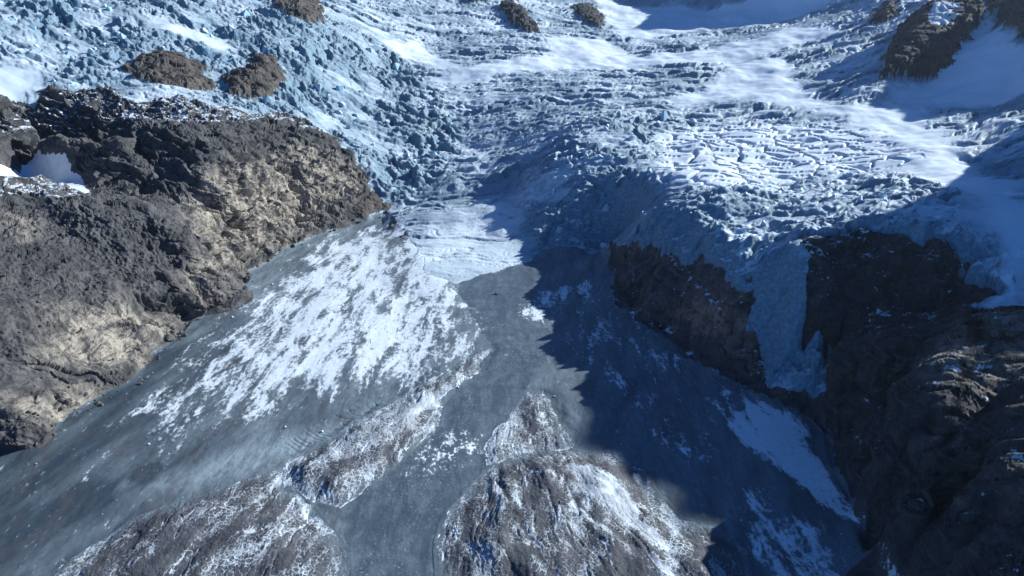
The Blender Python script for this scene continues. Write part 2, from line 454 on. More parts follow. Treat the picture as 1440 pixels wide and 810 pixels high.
# joints cut the beds into slabs and blocks, each a plane of its own
wq = fbm3(pr / 24, 3, 73) * 5
st = np.where(left, q[:, 1] * 0.85 - q[:, 0] * 0.5, q[:, 1] * 0.9 + q[:, 0] * 0.3) + wq
tj = tl + wq * 0.5
f1, f2, r1, r2, r3, ox, oy = voronoi2(st / 64, tj / 22, 13)
blk = (r1 - 0.5) * 9 + ox * (r2 - 0.5) * 14 + oy * (r3 - 0.25) * 16 - 3.0 * np.exp(-((f2 - f1) / 0.07) ** 2)
f1, f2, r1, r2, r3, ox, oy = voronoi2(st / 22, tj / 8, 15)
nr = np.where(left, 1.0, 1.0 + 1.2 * sstep(640, 500, Y[m]))
blk += nr * ((r1 - 0.5) * 5.0 + ox * (r2 - 0.5) * 7 + oy * (r3 - 0.25) * 6 - 1.5 * np.exp(-((f2 - f1) / 0.09) ** 2))
f1, f2, r1, r2, r3, ox, oy = voronoi2(st / 8, tj / 3.2, 23)
blk += nr * ((r1 - 0.5) * 1.8 + ox * (r2 - 0.5) * 2.0 + oy * (r3 - 0.25) * 2.0)
f1, f2, r1, r2, r3, ox, oy = voronoi2(st / 3.6, tj / 1.5, 29)
blk += (nr - 1) * ((r1 - 0.5) * 1.3 + oy * (r3 - 0.25) * 1.2)
# flutes scoured down the faces
fl = perlin2(st / 5.5, tj / 45, 25) * 1.5 + perlin2(st / 2.4, tj / 30, 27) * 0.7
gl_ = fl
small = (1 - 2.4 * np.abs(perlin3(q / np.array([9, 9, 5], np.float32), 83))) * 0.8 + (1 - 2.4 * np.abs(perlin3(q / np.array([4.5, 4.5, 2.6], np.float32), 85))) * 0.35 + fbm3(pr / 2.4, 2, 91) * 0.3
f1, f2, r1, r2, r3, ox, oy = voronoi2(pr[:, 0] / 3.6, pr[:, 1] / 3.6, 19)
rub = (0.6 - f1) * (0.8 + 3.4 * r1) + fbm3(pr / 11, 4, 97) * 3.2
scm = scree[m]
steep = np.clip(1.5 - N0[m, 2] * 1.25, 0.22, 1)
D[m] = (big * (0.4 + 0.5 * steep) + ((bd + blk) * (0.42 + 0.6 * steep) * sc + gl_ * steep * sc + small * sc) * (1 - 0.6 * scm) + rub * sc * scm) * w_rock[m] * np.where(np.maximum.reduce(d_out)[m] > -8, 0.12 + 0.4 * sstep(0, 25, np.maximum.reduce(d_out)[m]), 1.0) * (0.25 + 0.75 * sstep(0, 16, rock[m])) * np.where(d_r1[m] > -10, 0.6, 1.0)
RK = np.zeros(NV, np.float32); RK[m] = np.clip(0.5 + 0.25 * bd / 3 + 0.25 * gl_ * steep, 0, 1)
print('rock', round(time.time() - T0, 1))

# --- ice relief, vertical
DZ = np.zeros(NV, np.float32)
m = np.nonzero(w_ice > 0.01)[0]
xi, yi = X[m], Y[m]
g = np.clip(yi / 1100, 0.6, 1.7)
w_sm = np.maximum(sstep(-22, 20, d_smooth[m]), 0.42 * sstep(-30, 30, d_fan[m]))
w_se = sstep(-25, 25, d_ser[m]) * (1 - w_sm)
w_cr = sstep(-15, 15, d_crk[m]) * (1 - w_sm * 0.6)
w_tr = np.clip(1 - w_se - w_cr - w_sm, 0, 1)
ww = fbm2(xi / 60, yi / 60, 3, 101)
wv = fbm2(xi / 60, yi / 60, 3, 105)
# slices: a gentle back and an abrupt drop on the downhill side, fading in and out along their length
def slices(t, lat, lam, length, seed, drop=0.22, fadein=0.0):
    wob = fbm2(lat / length, t / (lam * 4.5), 2, seed) * 1.2 + perlin2(lat / (length * 0.2), t / (lam * 1.5), seed + 2) * 0.11
    a_ = t / lam + wob
    f_ = a_ - np.floor(a_)
    row = RV[PERM[(np.floor(a_).astype(np.int32) + seed * 7) & 255]]
    prof_ = np.where(f_ < drop, f_ / drop, 1 - ((f_ - drop) / (1 - drop)) ** 0.8)
    amp = sstep(-0.35 + fadein, 0.40 + fadein, perlin2(lat / (length * 1.3) + row * 37, t / (lam * 3.0), seed + 5))
    lip = np.exp(-((f_ - 0.03) / 0.07) ** 2)
    return (prof_ - 0.5 - 0.55 * lip) * amp


bow = 0.00022 * (xi - 120) ** 2
tx = xi + ww * 22; ty = yi + wv * 20 - bow * 0.6
tr = slices(ty, tx, 56, 520, 7) * 7 + slices(ty + tx * 0.05, tx, 25, 330, 17) * 4.6 + slices(ty - tx * 0.06, tx, 12.5, 190, 27, 0.3) * 2.4
tr += fbm2(xi / 40, yi / 12, 3, 111) * 0.8
# icefall: slices broken by a second, crossing set, and some tumbled blocks
sgn = np.where(xi < 20, 1.0, -0.6)
ua = ty + tx * 0.45 * sgn; ub = tx - ty * 0.55 * sgn
se = slices(ua, ub, 72, 190, 37, 0.26, -0.1) * 10 + slices(-ub, ua, 84, 150, 47, 0.26, 0.0) * 5
se += slices(ty, tx, 30, 130, 57, 0.26, -0.1) * 5.5 + slices(ty + tx * 0.2, tx, 14, 70, 67, 0.3, -0.1) * 3.0
rdg = lambda a_, b_, sd: 1 - 2.2 * np.abs(perlin2(a_, b_, sd))
se += rdg(xi / 30 + ww, yi / 17 + wv, 71) * 3.0 + rdg(xi / 13, yi / 8 + ww, 73) * 2.0 + rdg(xi / 6, yi / 4.5, 75) * 0.9
f1, f2, r1, r2, r3, ox, oy = voronoi2((xi + ww * 16) / 34, (yi + wv * 16) / 27, 5)
brk = sstep(0.0, 0.5, fbm2(xi / 110, yi / 110, 3, 117))
se += brk * ((r1 - 0.5) * 7 + ox * (r2 - 0.4) * 5 - oy * (r3 - 0.1) * 6 - 2.5 * np.exp(-((f2 - f1) / 0.2) ** 2))
se += fbm2(xi / 16, yi / 12, 4, 112) * 1.3
# network of cracks cut in flat snow
f1, f2, r1, r2, r3, ox, oy = voronoi2((xi + ww * 14 + (yi + wv * 10) * 0.35) / 46, (yi + wv * 14) / 24, 11)
cr = -8 * np.exp(-((f2 - f1) / 0.085) ** 2) + (r1 - 0.5) * 1.6 - oy * 1.2
sm = fbm2(xi / 50, yi / 40, 3, 121) * 1.2 + perlin2(xi / 30, yi / 5, 127) * 0.25
lowf = fbm2(xi / 170 + 3, (yi + xi * 0.5) / 110, 3, 185)
se = (se * 0.85 + slices(ua, ub, 26, 260, 43, 0.26, -0.2) * 4.5) * (1.05 - 0.7 * sstep(0.0, 0.45, lowf))
w_se = np.maximum(w_se, lipw[m])
d = (se * w_se + tr * w_tr + cr * w_cr) * g + sm * (0.4 + w_sm)
tg = sstep(-5, 10, d_tongue_snow[m])
d = d + tg * (slices(yi + xi * 0.35, xi, 17, 45, 91) * 5 + slices(yi - xi * 0.2, xi, 8, 22, 93) * 2.6 + rdg(xi / 10, yi / 7, 95) * 1.8 + rdg(xi / 4, yi / 3, 97) * 0.7)
inr = sstep(-20, 10, d_ramp[m]); d = d * (1 - 0.2 * inr)
edge = sstep(0, 14, -np.maximum(rock[m], d_floor[m] - 4)) * 0.7 + 0.3
edge = np.maximum(edge, 0.8 * lipw[m])
DZ[m] += d * w_ice[m] * edge + fbm2(xi / 160, yi / 160, 3, 131) * 8 * w_ice[m] * sstep(0, 90, -d_floor[m])
ICEW = np.zeros(NV, np.float32); ICEW[m] = np.maximum(np.maximum(np.maximum(w_sm, 0.85 * w_cr), 0.5 * w_se * sstep(0.05, 0.5, lowf)), 0.55 * w_tr * sstep(-0.1, 0.5, fbm2(xi / 150, yi / 90, 3, 181)))
print('ice', round(time.time() - T0, 1))
# --- floor relief
m = np.nonzero((w_floor > 0.01) | (d_floor > 0))[0]
xf, yf = X[m], Y[m]
mnd = np.maximum.reduce(d_mnd)[m]
wm = sstep(-1, 4, mnd)
xs = xf + 0.6 * (yf - 312) * np.clip((xf + 25) / 95, -0.3, 1.2)
gr = fbm2((xs + fbm2(xf / 30, yf / 50, 2, 139) * 9) / 15, yf / 90, 4, 141)
rel = fbm2(xf / 70, yf / 130, 4, 143) * 0.9 + fbm2(xf / 7, yf / 9, 3, 147) * 0.16
grav = fbm2(xf / 2.6, yf / 3.0, 3, 151)
GR = np.zeros(NV, np.float32); GR[m] = gr
gully = np.full(NV, 99.0, np.float32)           # distance to the main gullies worn into the mounds
for tx_ in ('787 652,792 690,830 735,880 775,935 825', '700 688,726 725,748 772,775 825', '903 664,930 722,985 775,1030 825', '400 662,440 722,470 752,486 810'):
    g_ = poly(tx_); gully = np.minimum(gully, -sdist(np.concatenate([g_, g_[::-1]]), XW, YW, 60))
gbr = sstep(-0.35, 0.35, fbm2(X / 18, Y / 30, 3, 211))          # they fade in and out
calm = sstep(-2, 6, d_river[m])
bump = rel * (1 - 0.8 * calm) + wm * (gr * 0.6 - 0.7 * np.exp(-(gr / 0.05) ** 2) + grav * 0.22 + rel * 0.9 - 0.8 * gbr[m] * np.exp(-(gully[m] / 3.0) ** 2))
w_sc = sstep(-4, 4, d_scree_r[m])
crk = soft('390 630,440 585,500 560,550 535,570 550,520 590,450 625,400 650', -3, 6)[m]
bump -= crk * (0.2 + 0.7 * sstep(-0.2, 0.4, perlin2(xf / 22, yf / 22, 197))) * np.exp(-(perlin2((xf * 0.8 + yf) / 9, (yf * 0.8 - xf) / 45, 195) / 0.05) ** 2)
bump += w_sc * (fbm2(xf / 7, yf / 7, 4, 155) * 2.0)
DZ[m] += bump * sstep(-2, 3, d_floor[m])
P2 = np.stack([X + N0[:, 0] * D, Y + N0[:, 1] * D, Z + N0[:, 2] * D + DZ], 1).astype(np.float32)
N1 = normals(P2.reshape(NCOL, NROW, 3)).reshape(-1, 3).astype(np.float32)
print('relief', round(time.time() - T0, 1))

# ------------------------------------------------------------------ surface masks (snow lying on the ground, tone of the ground with some painted light and shade)
snow = np.zeros(NV, np.float32); tone = np.full(NV, 0.5, np.float32)


f_white = np.maximum.reduce([
    soft('470 322,540 312,590 345,605 395,650 430,672 470,688 492,640 520,590 545,540 545,480 560,420 560,350 590,290 600,250 560,270 500,330 440,400 375', -90, 80),
    soft('590 345,640 330,745 365,690 382,640 395,600 400', -15, 15) * 1.15,
    soft('545 300,620 285,640 400,660 430,600 440,560 400', -30, 30) * 1.1])
snow = np.maximum(snow, f_white * 0.66 * (d_floor > -10))
mid = soft('720 440,770 395,860 380,800 440,760 470', -15, 25) * 0.55
snow = np.maximum(snow, mid)
snow = np.maximum(snow, soft('150 590,300 460,450 520,440 580,330 610,200 660', -35, 35) * 0.46)
snow = np.maximum(snow, soft('540 680,600 600,680 600,690 640,600 690', -15, 15) * 0.42)
s_shade = np.maximum.reduce([
    soft('1018 585,1060 558,1130 578,1152 640,1182 682,1212 732,1168 745,1110 690,1070 652,1030 622', -10, 16) * 0.86,
    soft('1010 690,1080 670,1120 720,1180 750,1220 790,1230 880,1060 880,1050 800', -10, 20) * 0.56,
    soft('1222 742,1245 752,1300 800,1340 870,1250 870', -10, 12) * 0.66,
    soft('1000 560,1060 540,1100 560,1040 600', -15, 10) * 0.5,
    soft('940 380,960 355,985 390,985 440,960 450', -10, 15) * 0.5])
s_shade = np.maximum(s_shade, soft('800 400,870 400,960 490,1040 545,1100 570,1010 640,940 660,850 560,800 500', -15, 15) * 0.36)
snow = np.maximum(snow, s_shade)
m_all = np.maximum.reduce(d_mnd)
sm_ = np.zeros(NV, np.float32)
for i, (d, b) in enumerate(zip(d_mnd, (0.43, 0.35, 0.47, 0.32))):
    sm_ = np.where(d > -1, b + 0.22 * fbm2(X / 28 - Y / 60, Y / 70, 3, 171 + i), sm_)
sm_ += np.where(m_all > -1, 0.28 * np.exp(-((GR + 0.01) / 0.06) ** 2) - 0.1 * GR, 0)
sm_ = np.maximum(sm_, np.where(m_all > 0, soft('785 655,830 655,880 690,960 790,1000 810,920 790,850 740,800 690', -6, 10) * 0.80, 0))
sm_ = np.maximum(sm_, np.where(m_all > 0, soft('440 640,560 570,660 520,640 560,590 610,520 650,470 665', -6, 10) * 0.62, 0))
sm_ = sm_ + np.where(m_all > -1, gbr * (0.22 * np.exp(-((gully - 4) / 4.0) ** 2) - 0.22 * np.exp(-(gully / 1.6) ** 2)), 0)
for d in d_mnd: RK = np.where(d > -1, sstep(-2, 13, d + 7 * fbm2(X / 9, Y / 12, 3, 213)), RK)
snow = np.where(m_all > -1, sm_, snow)
pale = soft('180 690,300 640,420 600,480 590,545 555,560 545,540 590,470 625,400 655,300 690', -12, 18)
dark = np.maximum.reduce([soft('182 678,200 662,224 652,232 660,214 682,190 694', -3, 4) * 0.9, soft('80 728,120 700,150 690,165 706,140 728,100 742', -12, 8) * 0.7])
tone = tone - 0.12 + 0.5 * pale - 0.4 * dark - 0.30 * sstep(-180, -360, X) * sstep(760, 560, Y) + 0.12 * sstep(520, 900, Y)  # lower-left floor: darker ice, plus vignette darkness put into the tone
st_ = fbm2((X - 0.25 * Y) / 16, Y / 70, 4, 163)
snow = np.where((rid == FLOOR_) & (snow < 0.5), np.maximum(snow, 0.10 + 0.16 * st_), snow)
tone = tone + np.where(rid == FLOOR_, 0.20 * st_ - 0.10 * sstep(0.1, 0.5, fbm2((X - 0.25 * Y) / 30, Y / 90, 3, 167)), 0)
snow = snow + 0.05 * perlin2(X / 90, Y / 200, 161)
# snow that clings to gentle ledges of the rock
flat = sstep(0.62, 0.92, N1[:, 2])
rsn = np.zeros(NV, np.float32)
rsn = np.maximum(rsn, soft('-60 110,150 120,300 140,430 165,470 195,400 180,250 180,120 170,-60 170', -10, 25) * 0.62)
rsn = np.maximum(rsn, sstep(8, -3, rock) * 0.25)
rsn = np.maximum(rsn, soft('-60 235,60 245,130 275,110 290,40 280,-60 280', -5, 15) * 0.6)
rsn = np.maximum(rsn, soft('1150 440,1250 430,1330 440,1270 480,1180 490', -5, 15) * 0.5)
xsn = soft('1296 38,1335 18,1345 24,1330 50,1310 60', -3, 5) * 0.95
rsn = np.maximum(rsn, soft('1000 330,1060 365,1080 440,1085 500,1050 470,1020 420', -5, 15) * 0.40)
rsn = np.maximum(rsn, soft('870 300,930 290,1000 335,1065 390,1085 440,1060 430,990 385,930 350,880 345', -6, 14) * 0.66)
rsn = np.where((rid == R1_) | (rid == R2_), np.maximum(rsn, 0.44 + 0.4 * fbm2(X / 40, Z / 18, 3, 201)), rsn)
rsn = np.where(rid == R3_, np.maximum(rsn, 0.30 + 0.35 * fbm2(X / 30, Y / 30, 3, 203)), rsn)
rsn = np.maximum(rsn, 0.3 * sstep(1350, 1700, Y))
snow = np.where((rid == LEFT_) | ((rid >= R1_) & (rid <= R3_)) | ((rid >= OUT_) & (rid < MND_)), np.maximum(rsn * (0.35 + 0.65 * flat), xsn), snow)
tone = np.where((rid >= OUT_) & (rid < MND_), 0.3, tone)
rust = soft('925 400,1000 400,1060 440,1075 530,1040 522,960 470', -10, 20)
tan_ = np.maximum.reduce([
    soft('250 290,330 230,430 200,500 240,510 270,440 320,350 370,300 420,260 450,250 400,275 350', -15, 25),
    soft('60 440,130 425,250 440,215 500,190 520,120 530,40 520', -12, 22) * 0.9, soft('0 560,100 545,160 550,60 600,0 625', -8, 12) * 0.9,
    soft('0 300,60 320,40 350,0 345', -8, 10) * 0.6])
tone = np.where(rid == LEFT_, np.clip(0.08 + 0.9 * tan_, 0, 1), tone)
tone = np.where((rid == R1_), rust, tone)
tone = np.where(rid == R3_, 0.06 + 0.75 * soft('1275 522,1305 492,1400 446,1470 436,1470 545,1390 562,1300 548', -6, 12), tone)  # sunlit ridge crest: its brightness is put into the rock tone
snow = np.where(rid == GLAC_, ICEW, snow)
tone = np.where(rid == GLAC_, 0.5 - 0.38 * sstep(-40, 60, d_ser) * sstep(-60, -260, X) * (0.7 + 0.6 * fbm2(X / 90, Y / 70, 3, 231)), tone)
print('masks', round(time.time() - T0, 1))


# ------------------------------------------------------------------ materials
class NT:
    def __init__(self, name):
        self.m = bpy.data.materials.new(name); self.m.use_nodes = True
        self.t = self.m.node_tree; self.b = self.t.nodes['Principled BSDF']
        self.b.inputs['Specular IOR Level'].default_value = 0.25
        g = self.t.nodes.new('ShaderNodeNewGeometry'); self.pos = g.outputs['Position']; self.nor = g.outputs['Normal']

    def link(self, a, b): self.t.links.new(a, b)

    def put(self, inp, v):
        if hasattr(v, 'is_output') or isinstance(v, bpy.types.NodeSocket): self.link(v, inp)
        else: inp.default_value = v

    def attr(self, n):
        a = self.t.nodes.new('ShaderNodeAttribute'); a.attribute_name = n; return a.outputs['Fac']

    def math(self, op, a, b=0.0, c=0.0, clamp=False):
        n = self.t.nodes.new('ShaderNodeMath'); n.operation = op; n.use_clamp = clamp
        self.put(n.inputs[0], a); self.put(n.inputs[1], b); self.put(n.inputs[2], c); return n.outputs[0]

    def step(self, x, a, b):
        n = self.t.nodes.new('ShaderNodeMapRange'); n.interpolation_type = 'SMOOTHSTEP'
        self.put(n.inputs[0], x); self.put(n.inputs[1], a); self.put(n.inputs[2], b); return n.outputs[0]

    def mix(self, f, a, b):
        n = self.t.nodes.new('ShaderNodeMix'); n.data_type = 'RGBA'
        self.put(n.inputs[0], f); 
        for s, v in ((n.inputs[6], a), (n.inputs[7], b)):
            self.put(s, v if not isinstance(v, tuple) else (*v, 1.0))
        return n.outputs[2]

    def noise(self, scale, detail=4, rough=0.55, stretch=(1, 1, 1), rot=(0, 0, 0), dist=0.0, kind='noise'):
        mp = self.t.nodes.new('ShaderNodeMapping'); self.link(self.pos, mp.inputs[0])
        mp.inputs['Scale'].default_value = tuple(scale * s for s in stretch); mp.inputs['Rotation'].default_value = rot
        n = self.t.nodes.new('ShaderNodeTexNoise'); n.inputs['Scale'].default_value = 1.0
        n.inputs['Detail'].default_value = detail; n.inputs['Roughness'].default_value = rough; n.inputs['Distortion'].default_value = dist
        self.link(mp.outputs[0], n.inputs['Vector'])
        return n.outputs['Fac']

    def vor(self, scale, feat='F1', stretch=(1, 1, 1), rot=(0, 0, 0)):
        mp = self.t.nodes.new('ShaderNodeMapping'); self.link(self.pos, mp.inputs[0])
        mp.inputs['Scale'].default_value = tuple(scale * s for s in stretch); mp.inputs['Rotation'].default_value = rot
        n = self.t.nodes.new('ShaderNodeTexVoronoi'); n.feature = feat; n.inputs['Scale'].default_value = 1.0
        self.link(mp.outputs[0], n.inputs['Vector']); return n.outputs['Distance']

    def nz(self):
        s = self.t.nodes.new('ShaderNodeSeparateXYZ'); self.link(self.nor, s.inputs[0]); return s.outputs[2]

    def finish(self, col, rough=0.8, height=None, dist=1.0, strength=0.6):
        self.put(self.b.inputs['Base Color'], col if not isinstance(col, tuple) else (*col, 1))
        self.put(self.b.inputs['Roughness'], rough)
        if height is not None:
            bp = self.t.nodes.new('ShaderNodeBump'); bp.inputs['Distance'].default_value = dist; bp.inputs['Strength'].default_value = strength
            self.link(height, bp.inputs['Height']); self.link(bp.outputs[0], self.b.inputs['Normal'])
        return self.m


SNOW = (0.80, 0.83, 0.87)


def m_glacier():
    t = NT('glacier ice')
    sn = t.attr('snow')
    n1 = t.noise(1 / 14, 6, 0.6); n2 = t.noise(1 / 3.5, 5, 0.6); lay = t.noise(1 / 5, 4, 0.6, (0.25, 0.25, 2.5))
    up = t.nz()
    k = t.math('ADD', up, t.math('MULTIPLY', t.math('SUBTRACT', n1, 0.5), 0.55))
    cover = t.step(k, 0.66, 0.98)
    cover = t.math('MAXIMUM', cover, t.math('MULTIPLY', t.step(sn, 0.25, 0.8), t.step(up, 0.40, 0.72)))
    ice = t.mix(t.step(n2, 0.3, 0.7), (0.12, 0.185, 0.25), (0.26, 0.335, 0.395))
    ice = t.mix(t.math('MULTIPLY', t.step(lay, 0.55, 0.75), 0.5), ice, (0.26, 0.29, 0.31))
    big = t.noise(1 / 120, 4, 0.6)
    top = t.mix(t.math('MULTIPLY', t.step(big, 0.30, 0.62), t.math('SUBTRACT', 1.0, sn, clamp=True)), SNOW, (0.31, 0.38, 0.44))
    top = t.mix(t.math('MULTIPLY', t.step(t.attr('tone'), 0.5, 0.1), t.math('SUBTRACT', 1.0, t.math('MULTIPLY', sn, 0.5))), top, (0.27, 0.335, 0.39))
    col = t.mix(cover, ice, top)
    h = t.math('ADD', t.math('MULTIPLY', n2, 1.0), t.math('MULTIPLY', lay, 0.6))
    h = t.math('MULTIPLY', h, t.math('SUBTRACT', 1.1, sn))
    return t.finish(col, 0.65, h, 1.6, 0.7)


def m_floor():
    t = NT('frozen silt and snow')
    sn = t.attr('snow'); tn = t.attr('tone')
    a = t.noise(1 / 15, 10, 0.72, (1.0, 0.26, 1), (0, 0, 0.26), 0.35); b = t.noise(1 / 3.5, 6, 0.70, (1, 0.6, 1), (0, 0, 0.26), 0.3)
    f = t.math('ADD', t.math('MULTIPLY', a, 0.68), t.math('MULTIPLY', b, 0.32))
    k = t.math('ADD', t.math('MULTIPLY', t.math('SUBTRACT', f, 0.5), 3.1), sn)
    cover = t.step(k, 0.44, 0.70)
    mud = t.mix(tn, (0.045, 0.060, 0.078), (0.34, 0.385, 0.41))
    streak = t.noise(1 / 9, 9, 0.76, (1, 0.14, 1), (0, 0, 0.24))
    mud = t.mix(t.math('MULTIPLY', t.step(streak, 0.47, 0.58), 0.45), mud, (0.075, 0.08, 0.09))
    fleck = t.step(t.noise(1 / 3.6, 8, 0.75, (1, 0.35, 1), (0, 0, 0.26)), 0.60, 0.68)
    mud = t.mix(t.math('MULTIPLY', fleck, 0.75), mud, (0.55, 0.6, 0.65))
    br = t.step(t.noise(1 / 30, 9, 0.72, (1, 0.45, 1), (0, 0, 0.15), 1.0), 0.52, 0.62)
    mud = t.mix(t.math('MULTIPLY', br, 0.45), mud, (0.085, 0.078, 0.082))
    fine = t.noise(1 / 2.4, 8, 0.78, (1, 0.3, 1), (0, 0, 0.26))
    mud = t.mix(t.math('MULTIPLY', t.step(fine, 0.50, 0.62), 0.5), mud, (0.05, 0.06, 0.075))
    dirty = t.mix(t.step(b, 0.48, 0.74), SNOW, (0.58, 0.61, 0.65))
    col = t.mix(cover, mud, dirty)
    h = t.math('ADD', t.math('MULTIPLY', cover, 0.5), t.math('MULTIPLY', b, 0.8))
    return t.finish(col, 0.6, h, 0.6, 0.45)


def m_river():
    t = NT('frozen meltwater channel')
    sn = t.attr('snow'); tn = t.attr('tone')
    a = t.noise(1 / 9, 7, 0.7, (1, 0.7, 1)); b = t.noise(1 / 2.2, 5, 0.65, (1, 0.6, 1))
    k = t.math('ADD', t.math('MULTIPLY', t.math('SUBTRACT', t.math('ADD', t.math('MULTIPLY', a, 0.6), t.math('MULTIPLY', b, 0.4)), 0.5), 2.2), sn)
    cover = t.step(k, 0.46, 0.60)
    silt = t.mix(t.step(a, 0.35, 0.7), (0.085, 0.105, 0.125), (0.155, 0.18, 0.205))
    fl = t.step(t.noise(1 / 1.7, 4, 0.7), 0.58, 0.66)
    fl = t.math('MULTIPLY', fl, t.step(t.noise(1 / 25, 6, 0.65, (1, 0.4, 1)), 0.40, 0.62))
    swirl = t.noise(1 / 14, 9, 0.7, (1, 0.22, 1), (0, 0, -0.15), 0.8)
    silt = t.mix(t.math('MULTIPLY', t.step(swirl, 0.46, 0.60), 0.6), silt, (0.06, 0.075, 0.095))
    silt = t.mix(t.math('MULTIPLY', fl, 0.75), silt, (0.5, 0.55, 0.6))
    col = t.mix(cover, silt, SNOW)
    return t.finish(col, 0.4, t.math('ADD', b, t.math('MULTIPLY', cover, 0.4)), 0.8, 0.6)


def m_mound():
    t = NT('scoured bedrock with snow')
    sn = t.attr('snow')
    a = t.noise(1 / 12, 10, 0.74, (1, 0.42, 1), (0, 0, -0.25), 0.9); v = t.vor(1 / 3.2, 'DISTANCE_TO_EDGE', (1, 0.8, 1)); b = t.noise(1 / 1.5, 5, 0.65)
    f = t.math('ADD', t.math('MULTIPLY', a, 0.72), t.math('MULTIPLY', b, 0.28))
    f = t.math('ADD', f, t.math('MULTIPLY', t.step(v, 0.14, 0.02), 0.07))
    k = t.math('ADD', t.math('MULTIPLY', t.math('SUBTRACT', f, 0.5), 2.3), sn)
    k = t.math('SUBTRACT', k, t.math('MULTIPLY', t.step(t.nz(), 0.75, 0.45), 0.4))
    cover = t.step(k, 0.44, 0.76)
    rk = t.mix(t.step(t.noise(1 / 16, 6, 0.65), 0.35, 0.7), (0.068, 0.065, 0.072), (0.135, 0.130, 0.138))
    silt = t.mix(t.noise(1 / 6, 5, 0.6), (0.10, 0.12, 0.14), (0.20, 0.23, 0.26))
    rk = t.mix(t.attr('crest'), silt, rk)
    thin = t.step(t.noise(1 / 18, 5, 0.6), 0.4, 0.65)
    col = t.mix(t.math('MULTIPLY', cover, t.math('ADD', 0.48, t.math('MULTIPLY', thin, 0.42))), rk, SNOW)
    h = t.math('ADD', t.math('MULTIPLY', b, 1.0), t.math('MULTIPLY', cover, 0.25))
    return t.finish(col, 0.75, h, 1.1, 0.75)


def m_rock(name, lo, mid, hi, accent, acc_amt, bed_rot, bed=1 / 3.0):
    t = NT(name)
    sn = t.attr('snow'); tn = t.attr('tone'); rk = t.attr('crest')
    a = t.noise(1 / 22, 8, 0.68, dist=0.5); b = t.noise(1 / 3.2, 6, 0.65); l = t.noise(bed, 5, 0.6, (0.12, 0.12, 1.0), bed_rot, 0.6)
    base = t.mix(t.step(a, 0.32, 0.68), lo, mid)
    base = t.mix(t.math('MULTIPLY', tn, t.step(t.math('ADD', a, t.math('MULTIPLY', t.math('SUBTRACT', l, 0.5), 0.6)), 0.30, 0.60)), base, hi)
    base = t.mix(t.math('MULTIPLY', t.step(l, 0.56, 0.66), 0.65), base, lo)
    base = t.mix(t.math('MULTIPLY', t.step(l, 0.44, 0.36), 0.5), base, accent)
    base = t.mix(t.math('MULTIPLY', t.step(t.noise(1 / 9, 6, 0.7, (1, 1, 0.25)), 0.52, 0.68), acc_amt), base, accent)
    base = t.mix(t.math('MULTIPLY', t.step(b, 0.55, 0.72), 0.18), base, lo)
    drip = t.noise(1 / 6, 8, 0.75, (1, 1, 0.2)); mottle = t.noise(1 / 38, 9, 0.75, (1, 1, 1.8))
    base = t.mix(t.math('MULTIPLY', t.step(drip, 0.50, 0.60), 0.7), base, lo)
    base = t.mix(t.math('MULTIPLY', t.step(mottle, 0.50, 0.62), 0.45), base, lo)  # broad random blotches pulled towards the darkest rock colour
    k = t.math('ADD', t.math('MULTIPLY', t.math('SUBTRACT', t.noise(1 / 6, 7, 0.68), 0.5), 2.0), sn)
    cover = t.math('MULTIPLY', t.step(k, 0.46, 0.72), 0.85)
    col = t.mix(cover, base, SNOW)
    h = t.math('ADD', t.math('MULTIPLY', b, 0.6), t.math('MULTIPLY', l, 1.0))
    h = t.math('ADD', h, t.math('MULTIPLY', drip, 0.8))
    return t.finish(col, 0.85, h, 1.5, 0.75)


def m_snow():
    t = NT('old snow')
    a = t.noise(1 / 10, 6, 0.6); b = t.noise(1 / 2.5, 5, 0.6)
    return t.finish(t.mix(t.step(a, 0.4, 0.75), SNOW, (0.62, 0.67, 0.72)), 0.7, b, 0.8, 0.5)


def m_boulder():
    t = NT('grey boulder')
    a = t.noise(1 / 6, 5, 0.6); b = t.noise(1 / 0.9, 5, 0.6)
    return t.finish(t.mix(a, (0.04, 0.038, 0.038), (0.17, 0.155, 0.14)), 0.9, b, 0.5, 0.6)


def m_block():
    t = NT('broken ice')
    n2 = t.noise(1 / 4, 5, 0.6); up = t.nz()
    k = t.math('ADD', up, t.math('MULTIPLY', t.math('SUBTRACT', n2, 0.5), 0.5))
    ice = t.mix(n2, (0.27, 0.42, 0.54), (0.46, 0.58, 0.66))
    return t.finish(t.mix(t.step(k, 0.5, 0.8), ice, SNOW), 0.6, n2, 1.5, 0.6)


M_GL, M_FL, M_RV, M_MD, M_SN, M_BO, M_BK = m_glacier(), m_floor(), m_river(), m_mound(), m_snow(), m_boulder(), m_block()
M_LEFT = m_rock('weathered brown gneiss', (0.038, 0.036, 0.040), (0.088, 0.083, 0.086), (0.42, 0.355, 0.275), (0.14, 0.125, 0.11), 0.4, (0.25, 0.35, 0))
M_RIGHT = m_rock('dark rusty gneiss', (0.020, 0.020, 0.024), (0.055, 0.049, 0.050), (0.32, 0.265, 0.21), (0.16, 0.115, 0.095), 0.35, (0.35, -0.55, 0.4))
M_CLIFF = m_rock('reddish layered gneiss', (0.030, 0.028, 0.033), (0.13, 0.105, 0.10), (0.42, 0.25, 0.16), (0.30, 0.22, 0.18), 0.5, (0.45, -0.75, 0.5), 1 / 5.5)
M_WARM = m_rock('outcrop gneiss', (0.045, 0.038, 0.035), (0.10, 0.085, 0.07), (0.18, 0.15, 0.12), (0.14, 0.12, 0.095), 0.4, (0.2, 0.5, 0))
M_DARK = m_rock('shaded outcrop gneiss', (0.022, 0.021, 0.024), (0.075, 0.062, 0.060), (0.075, 0.065, 0.062), (0.07, 0.06, 0.058), 0.3, (0.4, -0.4, 0))
